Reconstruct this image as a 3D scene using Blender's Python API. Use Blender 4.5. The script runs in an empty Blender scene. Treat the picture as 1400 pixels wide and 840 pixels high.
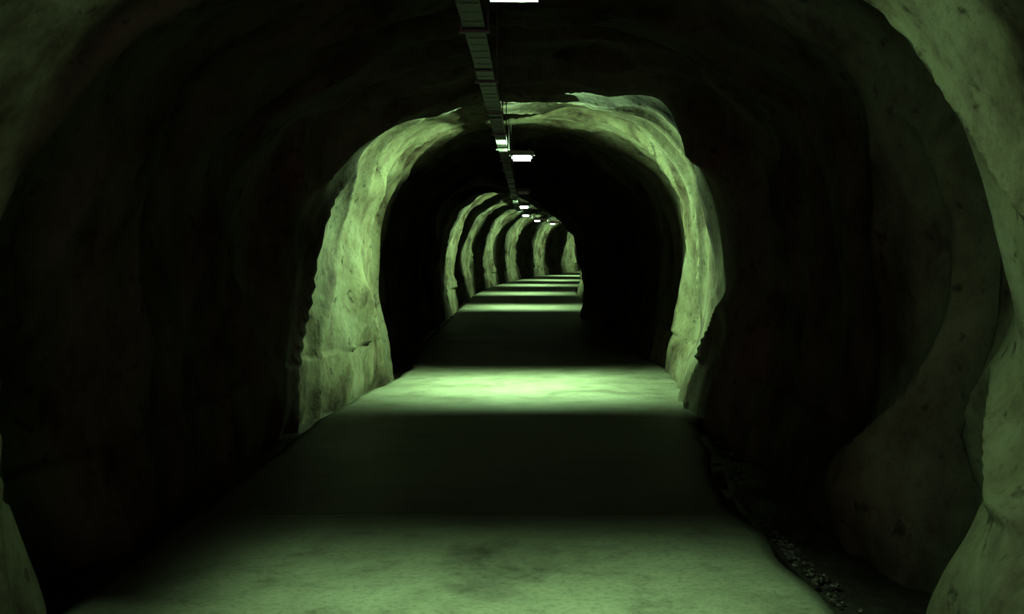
import bpy, bmesh, math, random
import numpy as np
from mathutils import Vector, noise, Matrix
random.seed(3)
scn = bpy.context.scene
CAMH = 1.7
LAMPS = [(4.93,.36),(14.2,1.0),(23.6,0.0),(32.3,.85),(41.6,.75),(50.3,.75),(57.5,.75),(66.0,.75),(75.0,.7)]
P0 = 3100.0
def cx(s): return 0.0 if s<38 else (s-38)**2/280.0
def tan(s):
    d = 0.0 if s<38 else (s-38)/140.0
    v = Vector((d,1,0)); v.normalize(); return v
def P(s,lat,z):
    t=tan(s); n=Vector((t.y,-t.x,0))
    return Vector((cx(s),s,0))+n*lat+Vector((0,0,z))

# ---------------- materials
def newmat(name):
    m=bpy.data.materials.new(name); m.use_nodes=True
    nt=m.node_tree; b=nt.nodes['Principled BSDF']; return m,nt,b
def N(nt,t): return nt.nodes.new(t)
def noise_n(nt,vec,scale,detail=6,rough=.6,dist=0.0):
    n=nt.nodes.new('ShaderNodeTexNoise'); n.inputs['Scale'].default_value=scale
    n.inputs['Detail'].default_value=detail; n.inputs['Roughness'].default_value=rough
    n.inputs['Distortion'].default_value=dist
    nt.links.new(vec,n.inputs['Vector']); return n.outputs['Fac']
def ramp(nt,fac,stops):
    r=nt.nodes.new('ShaderNodeValToRGB'); cr=r.color_ramp
    while len(cr.elements)<len(stops): cr.elements.new(.5)
    for e,(p,c) in zip(cr.elements,stops): e.position=p; e.color=(*c,1)
    nt.links.new(fac,r.inputs['Fac']); return r.outputs['Color']
def mix(nt,mode,f,a,b):
    m=nt.nodes.new('ShaderNodeMix'); m.data_type='RGBA'; m.blend_type=mode
    m.inputs[0].default_value=f
    nt.links.new(a,m.inputs[6]); nt.links.new(b,m.inputs[7]); return m.outputs[2]
def bump(nt,h,st,dist,prev=None):
    b=N(nt,'ShaderNodeBump'); b.inputs['Strength'].default_value=st; b.inputs['Distance'].default_value=dist
    nt.links.new(h,b.inputs['Height'])
    if prev is not None: nt.links.new(prev,b.inputs['Normal'])
    return b.outputs[0]

def rock_material():
    m,nt,b=newmat('rough_sprayed_rock')
    tc=N(nt,'ShaderNodeTexCoord'); v=tc.outputs['Object']
    mp=N(nt,'ShaderNodeMapping'); mp.inputs['Scale'].default_value=(1,1,.75)
    nt.links.new(v,mp.inputs['Vector']); vs=mp.outputs['Vector']
    big=noise_n(nt,vs,1.1,5,.6,.4); med=noise_n(nt,vs,2.6,8,.64,.1); fine=noise_n(nt,v,18,8,.75); pit=noise_n(nt,v,7,4,.6)
    c1=ramp(nt,med,[(.3,(.028,.021,.017)),(.43,(.068,.06,.044)),(.55,(.09,.086,.063)),(.75,(.112,.108,.08))])
    c2=ramp(nt,big,[(.32,(.25,.19,.17)),(.47,(.8,.77,.7)),(.65,(1,1,1))])
    c=mix(nt,'MULTIPLY',1.0,c1,c2)
    c3=ramp(nt,fine,[(.33,(.45,.42,.4)),(.48,(1,1,1)),(1,(1,1,1))])
    c=mix(nt,'MULTIPLY',.5,c,c3)
    c4=ramp(nt,pit,[(.30,(.25,.2,.2)),(.39,(1,1,1)),(1,(1,1,1))])
    c=mix(nt,'MULTIPLY',.8,c,c4)
    nt.links.new(c,b.inputs['Base Color'])
    b.inputs['Roughness'].default_value=.9; b.inputs['Specular IOR Level'].default_value=.08
    n1=bump(nt,med,.6,.05); n2=bump(nt,pit,.3,.02,n1); n3=bump(nt,fine,.35,.01,n2)
    nt.links.new(n3,b.inputs['Normal'])
    return m
def concrete_material():
    m,nt,b=newmat('damp_concrete')
    tc=N(nt,'ShaderNodeTexCoord'); v=tc.outputs['Object']
    big=noise_n(nt,v,.9,5,.6,.5); med=noise_n(nt,v,2.7,10,.75,.4); fine=noise_n(nt,v,30,8,.75)
    c1=ramp(nt,big,[(.3,(.05,.047,.038)),(.42,(.08,.078,.06)),(.7,(.10,.098,.078))])
    c2=ramp(nt,med,[(.32,(.4,.38,.36)),(.45,(.88,.88,.88)),(.6,(1.1,1.1,1.1))])
    c=mix(nt,'MULTIPLY',.7,c1,c2)
    c3=ramp(nt,fine,[(.38,(.5,.5,.48)),(.5,(1,1,1)),(1,(1.1,1.1,1.1))])
    c=mix(nt,'MULTIPLY',.6,c,c3); nt.links.new(c,b.inputs['Base Color'])
    r=N(nt,'ShaderNodeMapRange'); r.inputs['From Min'].default_value=.3; r.inputs['From Max'].default_value=.7
    r.inputs['To Min'].default_value=.42; r.inputs['To Max'].default_value=.55
    nt.links.new(big,r.inputs['Value']); nt.links.new(r.outputs[0],b.inputs['Roughness'])
    b.inputs['Specular IOR Level'].default_value=.1
    n1=bump(nt,fine,.6,.012); n2=bump(nt,med,.35,.03,n1)
    nt.links.new(n2,b.inputs['Normal'])
    return m
def simple(name,col,rough=.5,metal=0.,sc=20,var=.5,bp=.3,spec=.5,bd=.02):
    m,nt,b=newmat(name)
    tc=N(nt,'ShaderNodeTexCoord'); f=noise_n(nt,tc.outputs['Object'],sc,6,.65)
    c=ramp(nt,f,[(.3,tuple(x*(1-var) for x in col)),(.7,col)])
    nt.links.new(c,b.inputs['Base Color']); b.inputs['Roughness'].default_value=rough; b.inputs['Metallic'].default_value=metal
    b.inputs['Specular IOR Level'].default_value=spec
    nt.links.new(bump(nt,f,bp,bd),b.inputs['Normal'])
    return m
M_rock=rock_material(); M_conc=concrete_material()
M_steel=simple('galvanised_steel',(.09,.09,.085),.45,.9,14,.7)
M_cable=simple('cable_rubber',(.03,.03,.03),.5)
M_house=simple('lamp_housing',(.12,.12,.11),.5)
M_water=simple('water',(.004,.004,.004),.14,0,26,.3,1.0,.5,.05)
M_wetrock=simple('wet_ground',(.03,.026,.021),.4,0,12,.6,.8,.4)
M_rubble=simple('wet_rubble',(.04,.034,.028),.14,0,40,.6,.8,1.0)
def glow(name,st):
    m,nt,b=newmat(name); b.inputs['Base Color'].default_value=(.8,.8,.8,1)
    b.inputs['Emission Color'].default_value=(.82,1,.86,1); b.inputs['Emission Strength'].default_value=st
    tc=N(nt,'ShaderNodeTexCoord'); w=N(nt,'ShaderNodeTexWave'); w.inputs['Scale'].default_value=30
    nt.links.new(tc.outputs['Object'],w.inputs['Vector'])
    nt.links.new(bump(nt,w.outputs['Fac'],.2,.01),b.inputs['Normal'])
    return m
M_glow=glow('lamp_diffuser_lit',4.0); M_off=glow('lamp_diffuser_off',0.0)

def mkobj(name,verts,faces,mats,smooth=True,fm=None):
    me=bpy.data.meshes.new(name); me.from_pydata([tuple(v) for v in verts],[],faces); me.update()
    for m in mats: me.materials.append(m)
    if fm is not None: me.polygons.foreach_set('material_index',fm)
    if smooth: me.polygons.foreach_set('use_smooth',[True]*len(me.polygons))
    ob=bpy.data.objects.new(name,me); scn.collection.objects.link(ob); return ob

# ---------------- tunnel
base=[(1.85,-.3),(1.95,.3),(2.08,.9),(2.1,1.5),(2.02,2.05),(1.78,2.6),(1.35,3.1),(.75,3.38),(0.1,3.45),(-.6,3.38),(-1.25,3.1),(-1.72,2.7),(-2.02,2.1),(-2.13,1.5),(-2.13,.9),(-2.08,.3),(-2.05,-.3)]
near=[(1.82,-.3),(1.96,.25),(2.17,.8),(2.14,1.4),(1.98,2.0),(1.72,2.5),(1.34,2.95),(.75,3.2),(0,3.28),(-.7,3.24),(-1.4,3.1),(-1.97,2.8),(-2.42,2.28),(-2.55,1.6),(-2.46,1.0),(-2.32,.4),(-2.2,-.3)]
mid=[(2.1,-.3),(2.2,.3),(2.3,.85),(2.33,1.4),(2.25,2.05),(2.05,2.65),(1.5,3.2),(.75,3.5),(0.1,3.5),(-.65,3.45),(-1.4,3.2),(-2.0,2.8),(-2.5,2.2),(-2.75,1.5),(-2.7,.9),(-2.6,.3),(-2.6,-.3)]
midb=[(1.9,-.3),(2.0,.3),(2.1,.85),(2.15,1.4),(2.1,2.05),(1.95,2.65),(1.5,3.2),(.75,3.5),(0.1,3.5),(-.65,3.45),(-1.4,3.2),(-1.95,2.75),(-2.3,2.15),(-2.4,1.5),(-2.38,.9),(-2.35,.3),(-2.4,-.3)]
r2a=[(1.78,-.3),(1.78,.3),(1.95,.9),(1.98,1.4),(1.86,2.15),(1.65,2.72),(1.28,3.18),(.6,3.3),(.1,3.3),(-.55,3.25),(-1.2,3.07),(-1.84,2.64),(-2.14,2.05),(-2.22,1.4),(-2.25,.9),(-2.28,.3),(-2.4,-.3)]
r2b=[(1.95,-.3),(2.0,.3),(2.17,.8),(2.18,1.4),(2.2,2.0),(2.08,2.46),(1.5,3.08),(.85,3.38),(.3,3.42),(-.6,3.32),(-1.2,3.2),(-1.68,2.8),(-2.0,2.0),(-2.0,1.4),(-1.92,.8),(-1.88,.3),(-1.9,-.3)]
occ=[(1.42,-.3),(1.42,.3),(1.37,.9),(1.28,1.5),(1.12,1.95),(.77,2.32),(.35,2.6),(-.0,2.84),(-.35,3.0),(-.8,3.05),(-1.35,2.95),(-1.8,2.6),(-2.05,2.1),(-2.1,1.5),(-2.1,.9),(-2.05,.3),(-2.1,-.3)]
ST=[(-6,near),(1,near),(5.35,near),(5.9,mid),(7.4,midb),(10.7,midb),(11.3,r2a),(15.8,r2b),(17.5,base),(25,base),(27,occ),(28.6,occ),(30.0,base),(100,base)]
def catmull(pts,u):
    x=u*(len(pts)-1); i=min(int(x),len(pts)-2); f=x-i
    p=[np.array(pts[max(0,min(len(pts)-1,i+k))]) for k in (-1,0,1,2)]
    return .5*((2*p[1])+(-p[0]+p[2])*f+(2*p[0]-5*p[1]+4*p[2]-p[3])*f*f+(-p[0]+3*p[1]-3*p[2]+p[3])*f**3)
NU=330
us=[i/(NU-1) for i in range(NU)]
tab=[(s,np.array([catmull(p,u) for u in us])) for s,p in ST]
def sm(x): x=max(0,min(1,x)); return x*x*(3-2*x)
def profile(s):
    for i in range(len(tab)-1):
        if tab[i][0]<=s<=tab[i+1][0]:
            f=sm((s-tab[i][0])/(tab[i+1][0]-tab[i][0])); return tab[i][1]*(1-f)+tab[i+1][1]*f
    return tab[-1][1]
S=[];s=-6.0
while s<92:
    S.append(s); s+= .3 if s<1 else (.05 if s<18 else (.1 if s<36 else .16))
lampS=[l[0] for l in LAMPS if l[1]>0]
def ridged(p): return (1-abs(noise.noise(p))*2.2)
def bulge(s,x,z):
    # boulder-like foot of the right wall and the hollow beside it
    if x<1 or z>1.6 or not 5.4<s<8.4: return 0
    b=.26*math.exp(-((s-6.95)/.42)**2-((z-.3)/.42)**2)
    h=.20*math.exp(-((s-6.15)/.3)**2-((z-.3)/.4)**2)
    return h-b
V=np.zeros((len(S),NU,3)); CE=[]
for i,s in enumerate(S):
    pr=profile(s)
    d=np.gradient(pr,axis=0); nrm=np.stack([d[:,1],-d[:,0]],1); nrm/=np.linalg.norm(nrm,axis=1)[:,None]
    for j in range(NU):
        x,z=pr[j]; nx,nz=nrm[j]
        w=noise.noise(Vector((x*.8,s*.35,z*.8+7)))*.9
        band=0
        for L in lampS:
            if L<5: continue
            a=abs(s+w*.4-L-(-.65 if L<20 else 0)); band=max(band,1-sm((a-2.3)/.6))
        off=.17*(1-band)*(1-.8*sm((z-2.6)/.5))
        if s<6 or 26<s<30: off=0
        off+=noise.noise(Vector((x*.6,s*1.0,z*.5)))*.17
        off+=-max(0,ridged(Vector((x*.7+3,s*1.4,z*.55))))**2*.13+.05
        off+=noise.noise(Vector((x*1.6,s*2.0,z*1.4)))*.06
        off+=noise.fractal(Vector((x*5,s*5.5,z*4.2)),1.0,2.1,3)*.008
        if z<.5:
            off*=.6
            off-= (0.5-max(z,0))*.12*(1+noise.noise(Vector((x*2,s*3,z*2))))
        off+=bulge(s,x,z)
        V[i,j]=P(s,x+nx*off,z+nz*off)
di=np.gradient(V,axis=0); dj=np.gradient(V,axis=1)
NN=np.cross(dj,di); NN/=np.linalg.norm(NN,axis=2)[:,:,None]
cen=np.array([[cx(s),s,1.6] for s in S])[:,None,:]
flip=False
if np.mean(np.sum(NN*(cen-V),axis=2))<0: NN=-NN; flip=True
def part(name,j0,j1):
    n=j1-j0+1; vs=V[:,j0:j1+1].reshape(-1,3); ns=NN[:,j0:j1+1].reshape(-1,3); F=[]
    for i in range(len(S)-1):
        for j in range(n-1):
            a=i*n+j; f=(a,a+1,a+n+1,a+n)
            F.append(f if not flip else f[::-1])
    ob=mkobj(name,vs,F,[M_rock])
    ob.data.normals_split_custom_set_from_vertices([tuple(x) for x in ns])
    return ob
part('wall_right',0,110); part('ceiling',110,219); part('wall_left',219,NU-1)
def ceil_z(s,lat):
    i=int(np.argmin([abs(a-s) for a in S])); row=V[i]
    c=P(s,lat,0); d=np.abs(row[:,0]-c.x)+np.where(row[:,2]<2.4,9,0)
    return row[int(np.argmin(d)),2]

# ---------------- rough ground below slab
vs=[];F=[];n=70
SG=[s for k,s in enumerate(S) if k%2==0]
for s in SG:
    for j in range(n):
        lat=-2.95+5.5*j/(n-1)
        z=-.16+.05*noise.noise(Vector((lat*2,s*2,0)))+.03*noise.noise(Vector((lat*7,s*7,3)))
        if abs(lat)<1.2: z=-.2
        vs.append(P(s,lat,z))
for i in range(len(SG)-1):
    for j in range(n-1):
        a=i*n+j; F.append((a,a+1,a+n+1,a+n))
mkobj('ground',vs,F,[M_wetrock])

# ---------------- concrete slab floor
def interp(tab,s):
    for (a,x),(b,y) in zip(tab,tab[1:]):
        if a<=s<=b: return x+(y-x)*sm((s-a)/(b-a))
    return tab[-1][1]
LE=[(-6,-2.2),(5,-2.17),(6.5,-2.15),(11,-2.05),(13,-1.9),(16,-1.6),(20,-1.8),(95,-1.85)]
RE=[(-6,1.45),(5,1.44),(8,1.36),(11,1.6),(12.5,1.95),(16,1.95),(19,1.75),(95,1.85)]
JO=[7.4+i*7.1 for i in range(-1,12)]
SF=sorted(set([round(-6+i*.12,3) for i in range(820)]+[round(j+k,4) for j in JO for k in(-.012,-.006,.006,.012)]))
vs=[];F=[];n=44
for s in SF:
    l=interp(LE,s)+.05*noise.noise(Vector((s*1.5,0,0))); r=interp(RE,s)+.05*noise.noise(Vector((s*1.5,9,0)))
    jt=any(abs(s-j)<.008 for j in JO)
    for j in range(n):
        if j==0: vs.append(P(s,l,-.2)); continue
        if j==n-1: vs.append(P(s,r,-.2)); continue
        f=(j-1)/(n-3); lat=l+(r-l)*f
        z=.01*noise.noise(Vector((lat*.8,s*.5,2)))-(.002 if jt else 0)
        if j in(1,n-2): z-=.015
        vs.append(P(s,lat,z))
for i in range(len(SF)-1):
    for j in range(n-1):
        a=i*n+j; F.append((a,a+1,a+n+1,a+n))
mkobj('floor',vs,F,[M_conc])

# ---------------- drainage water (narrow runnel beside the slab)
def strip(name,tabL,tabR,s0,s1,z):
    vs=[];F=[];k=0;s=s0;n=8
    while s<s1:
        a=tabL(s);b=tabR(s)
        for j in range(n):
            lat=a+(b-a)*j/(n-1); vs.append(P(s,lat,z+.006*noise.noise(Vector((lat*9,s*9,1)))))
        s+=.08;k+=1
    for i in range(k-1):
        for j in range(n-1):
            a=i*n+j; F.append((a,a+1,a+n+1,a+n))
    return mkobj(name,vs,F,[M_water])
strip('drain_water',lambda s:interp(RE,s)+.05,lambda s:interp(RE,s)+.13,2,10.0,-.145)

# ---------------- rubble along both gutters
def ico(r,c,seed,sq=(1,1,.7)):
    bm=bmesh.new(); bmesh.ops.create_icosphere(bm,subdivisions=2,radius=1)
    out=[]
    for v in bm.verts:
        d=1+.45*noise.noise(v.co*1.3+Vector((seed,0,0)))
        out.append(Vector((v.co.x*sq[0],v.co.y*sq[1],v.co.z*sq[2]))*r*d+c)
    fs=[[v.index for v in f.verts] for f in bm.faces]; bm.free(); return out,fs
vs=[];F=[]
for k in range(300):
    s=random.uniform(6,14)
    if random.random()<.5:
        s=random.choice([random.gauss(7.0,.25),random.gauss(6.4,.2),random.uniform(6,11)])
        lat=interp(RE,s)+.16+min(.1,abs(random.gauss(.03,.05)))
    else: lat=interp(LE,s)-min(.12,abs(random.gauss(.06,.05))+.03)
    r=random.uniform(.006,.018) if random.random()<.92 else random.uniform(.018,.034)
    o,f=ico(r,P(s,lat,-.14+r*.3),k*3.7); b=len(vs); vs+=o; F+=[[i+b for i in q] for q in f]
mkobj('rubble',vs,F,[M_rubble],smooth=False)

# ---------------- cable tray
vs=[];F=[];FM=[]
def addbox(s0,s1,l0,l1,z0,z1,mi=0):
    b=len(vs)
    for s in(s0,s1):
        for l in(l0,l1):
            for z in(z0,z1): vs.append(P(s,l,z))
    for q in [(0,1,3,2),(4,6,7,5),(0,4,5,1),(2,3,7,6),(0,2,6,4),(1,5,7,3)]:
        F.append([b+i for i in q]); FM.append(mi)
TL,TZ=-.285,2.9
s=-6.0
while s<88:
    e=s+1.0
    wob=.006*math.sin(s*2.1)
    for l in (TL-.06,TL+.052): addbox(s,e,l,l+.008,TZ+wob,TZ+.06+wob)
    addbox(s,e,TL-.052,TL+.052,TZ+.004+wob,TZ+.007+wob)
    for k in range(4): addbox(s+.02+k*.25,s+.13+k*.25,TL-.052,TL+.052,TZ+wob,TZ+.003+wob)
    for m_,(l,r) in enumerate([(-.03,.016),(.0,.013),(.03,.015)]):
        addbox(s,e,TL+l-r,TL+l+r,TZ+.013,TZ+.013+2*r,1)
    if int(round(s))%2==0:
        for l in(-.08,.07): addbox(s+.5,s+.51,TL+l,TL+l+.01,TZ-.01,max(TZ+.05,ceil_z(s+.5,TL+l)))
        addbox(s+.485,s+.525,TL-.085,TL+.085,TZ-.018,TZ-.004)
    s=e
mkobj('cable_tray',vs,F,[M_steel,M_cable],smooth=False,fm=FM)

# ---------------- lamps
def rbox(bm,sx,sy,sz,c,bev,mi):
    r=bmesh.ops.create_cube(bm,size=1); vv=r['verts']
    for v in vv: v.co=Vector((v.co.x*sx,v.co.y*sy,v.co.z*sz))+Vector(c)
    es={e for v in vv for e in v.link_edges}
    if bev:
        g=bmesh.ops.bevel(bm,geom=list(es),offset=bev,segments=3,affect='EDGES')
        fs={f for f in g['faces']}|{f for v in g['verts'] for f in v.link_faces}
    else: fs={f for v in vv for f in v.link_faces}
    for f in fs: f.material_index=mi
LZ=2.77
for (s,pw) in LAMPS:
    bm=bmesh.new()
    rbox(bm,.30,.13,.045,(0,0,.055),.012,0)
    rbox(bm,.25,.095,.075,(0,0,.0),.025,1)
    rbox(bm,.31,.012,.012,(0,.055,.03),0,0); rbox(bm,.31,.012,.012,(0,-.055,.03),0,0)
    rbox(bm,.20,.035,.008,(-.07,0,.081),0,0)
    rbox(bm,.008,.035,.06,(-.168,0,.11),0,0)
    rbox(bm,.012,.012,.04,(.09,0,.09),0,0)
    me=bpy.data.meshes.new('tunnel_lamp'); bm.to_mesh(me); bm.free()
    me.materials.append(M_house); me.materials.append(M_glow if pw>0 else M_off)
    ob=bpy.data.objects.new('tunnel_lamp',me); scn.collection.objects.link(ob)
    ob.location=P(s,-.05,LZ); t=tan(s); ob.rotation_euler=(0,0,-math.atan2(t.x,t.y))
    if pw<=0: continue
    L=bpy.data.lights.new('bulb','POINT'); L.energy=P0*pw; L.color=(.58,1.0,.54); L.shadow_soft_size=.03
    L.use_nodes=True; nt=L.node_tree; em=nt.nodes['Emission']
    def M(op,a,b=None,c=None):
        n=nt.nodes.new('ShaderNodeMath'); n.operation=op
        for i,x in enumerate((a,b,c)):
            if x is None: continue
            if isinstance(x,(int,float)): n.inputs[i].default_value=x
            else: nt.links.new(x,n.inputs[i])
        return n.outputs[0]
    def SS(v,a,b,ta,tb):
        mr=nt.nodes.new('ShaderNodeMapRange'); mr.interpolation_type='SMOOTHSTEP'
        for k,x in zip(('From Min','From Max','To Min','To Max'),(a,b,ta,tb)): mr.inputs[k].default_value=x
        nt.links.new(v,mr.inputs['Value']); return mr.outputs[0]
    g=nt.nodes.new('ShaderNodeNewGeometry')
    def dot(v):
        d=nt.nodes.new('ShaderNodeVectorMath'); d.operation='DOT_PRODUCT'; nt.links.new(g.outputs['Incoming'],d.inputs[0]); d.inputs[1].default_value=v; return d.outputs['Value']
    a=M('ABSOLUTE',dot(tuple(t))); a2=M('MULTIPLY',a,a)
    rho=M('SQRT',M('MAXIMUM',M('SUBTRACT',1.0,a2),1e-4))
    ratio=M('DIVIDE',a,rho); uz=M('DIVIDE',dot((0,0,1)),rho); ux=M('DIVIDE',dot((t.y,-t.x,0)),rho)
    uz2=M('MULTIPLY',uz,uz)
    th=M('ADD',M('MULTIPLY_ADD',uz,1.25,1.2),M('MULTIPLY',uz2,.87))
    qq=M('DIVIDE',ratio,th)
    edgeW=SS(qq,.7,1.2,1,0); edgeF=SS(qq,.2,1.15,1,0)
    isw=SS(uz,-.85,-.65,0,1)
    edge=M('ADD',M('MULTIPLY',edgeW,isw),M('MULTIPLY',edgeF,M('SUBTRACT',1.0,isw)))
    upg=.17 if s<20 else .12
    gn=M('ADD',M('MULTIPLY_ADD',uz,-.46,.37),M('MULTIPLY',uz2,upg))
    gn=M('MAXIMUM',gn,.015)
    fb=M('MULTIPLY_ADD',SS(uz,-1.0,-.8,1,0),.7,1.0)
    gn=M('MULTIPLY',gn,fb)
    flat=M('MULTIPLY_ADD',M('MULTIPLY',M('MINIMUM',M('MULTIPLY',ratio,ratio),9.0),isw),.6,1.0)   # batwing distribution
    st=M('MULTIPLY',M('MULTIPLY',edge,gn),flat)
    if s<5:
        wall=SS(uz,-.92,-.8,0,1)
        side=SS(ux,-.3,.3,0,1)
        lf=SS(ratio,.14,.24,.5,0.01); rt=SS(ratio,.14,.4,1.05,.22)
        k=M('ADD',M('MULTIPLY',lf,M('SUBTRACT',1.0,side)),M('MULTIPLY',rt,side))
        k=M('ADD',M('MULTIPLY',k,wall),M('SUBTRACT',1.0,wall))
        k=M('MULTIPLY',k,M('MULTIPLY_ADD',wall,-.45,1.0))
        st=M('MULTIPLY',st,k)
    nt.links.new(st,em.inputs['Strength'])
    lo=bpy.data.objects.new('bulb',L); scn.collection.objects.link(lo); lo.parent=ob; lo.location=(0,0,-.075)

# ---------------- world: added reddish fill through the open end behind, lifts the blacks
w=bpy.data.worlds.new('red_fill'); scn.world=w; w.use_nodes=True
bg=w.node_tree.nodes['Background']; bg.inputs[0].default_value=(1,.52,.56,1); bg.inputs[1].default_value=4.5

cam=bpy.data.cameras.new('camera'); co=bpy.data.objects.new('camera',cam); scn.collection.objects.link(co)
co.location=(0,0,CAMH); co.rotation_euler=(math.pi/2,0,0)
cam.sensor_width=36; cam.lens=36*1600/1400; cam.shift_y=-84/1400; cam.shift_x=-19/1400; cam.clip_end=300
scn.camera=co
scn.view_settings.view_transform='Standard'
scn.view_settings.look='None'
scn.view_settings.gamma=.82
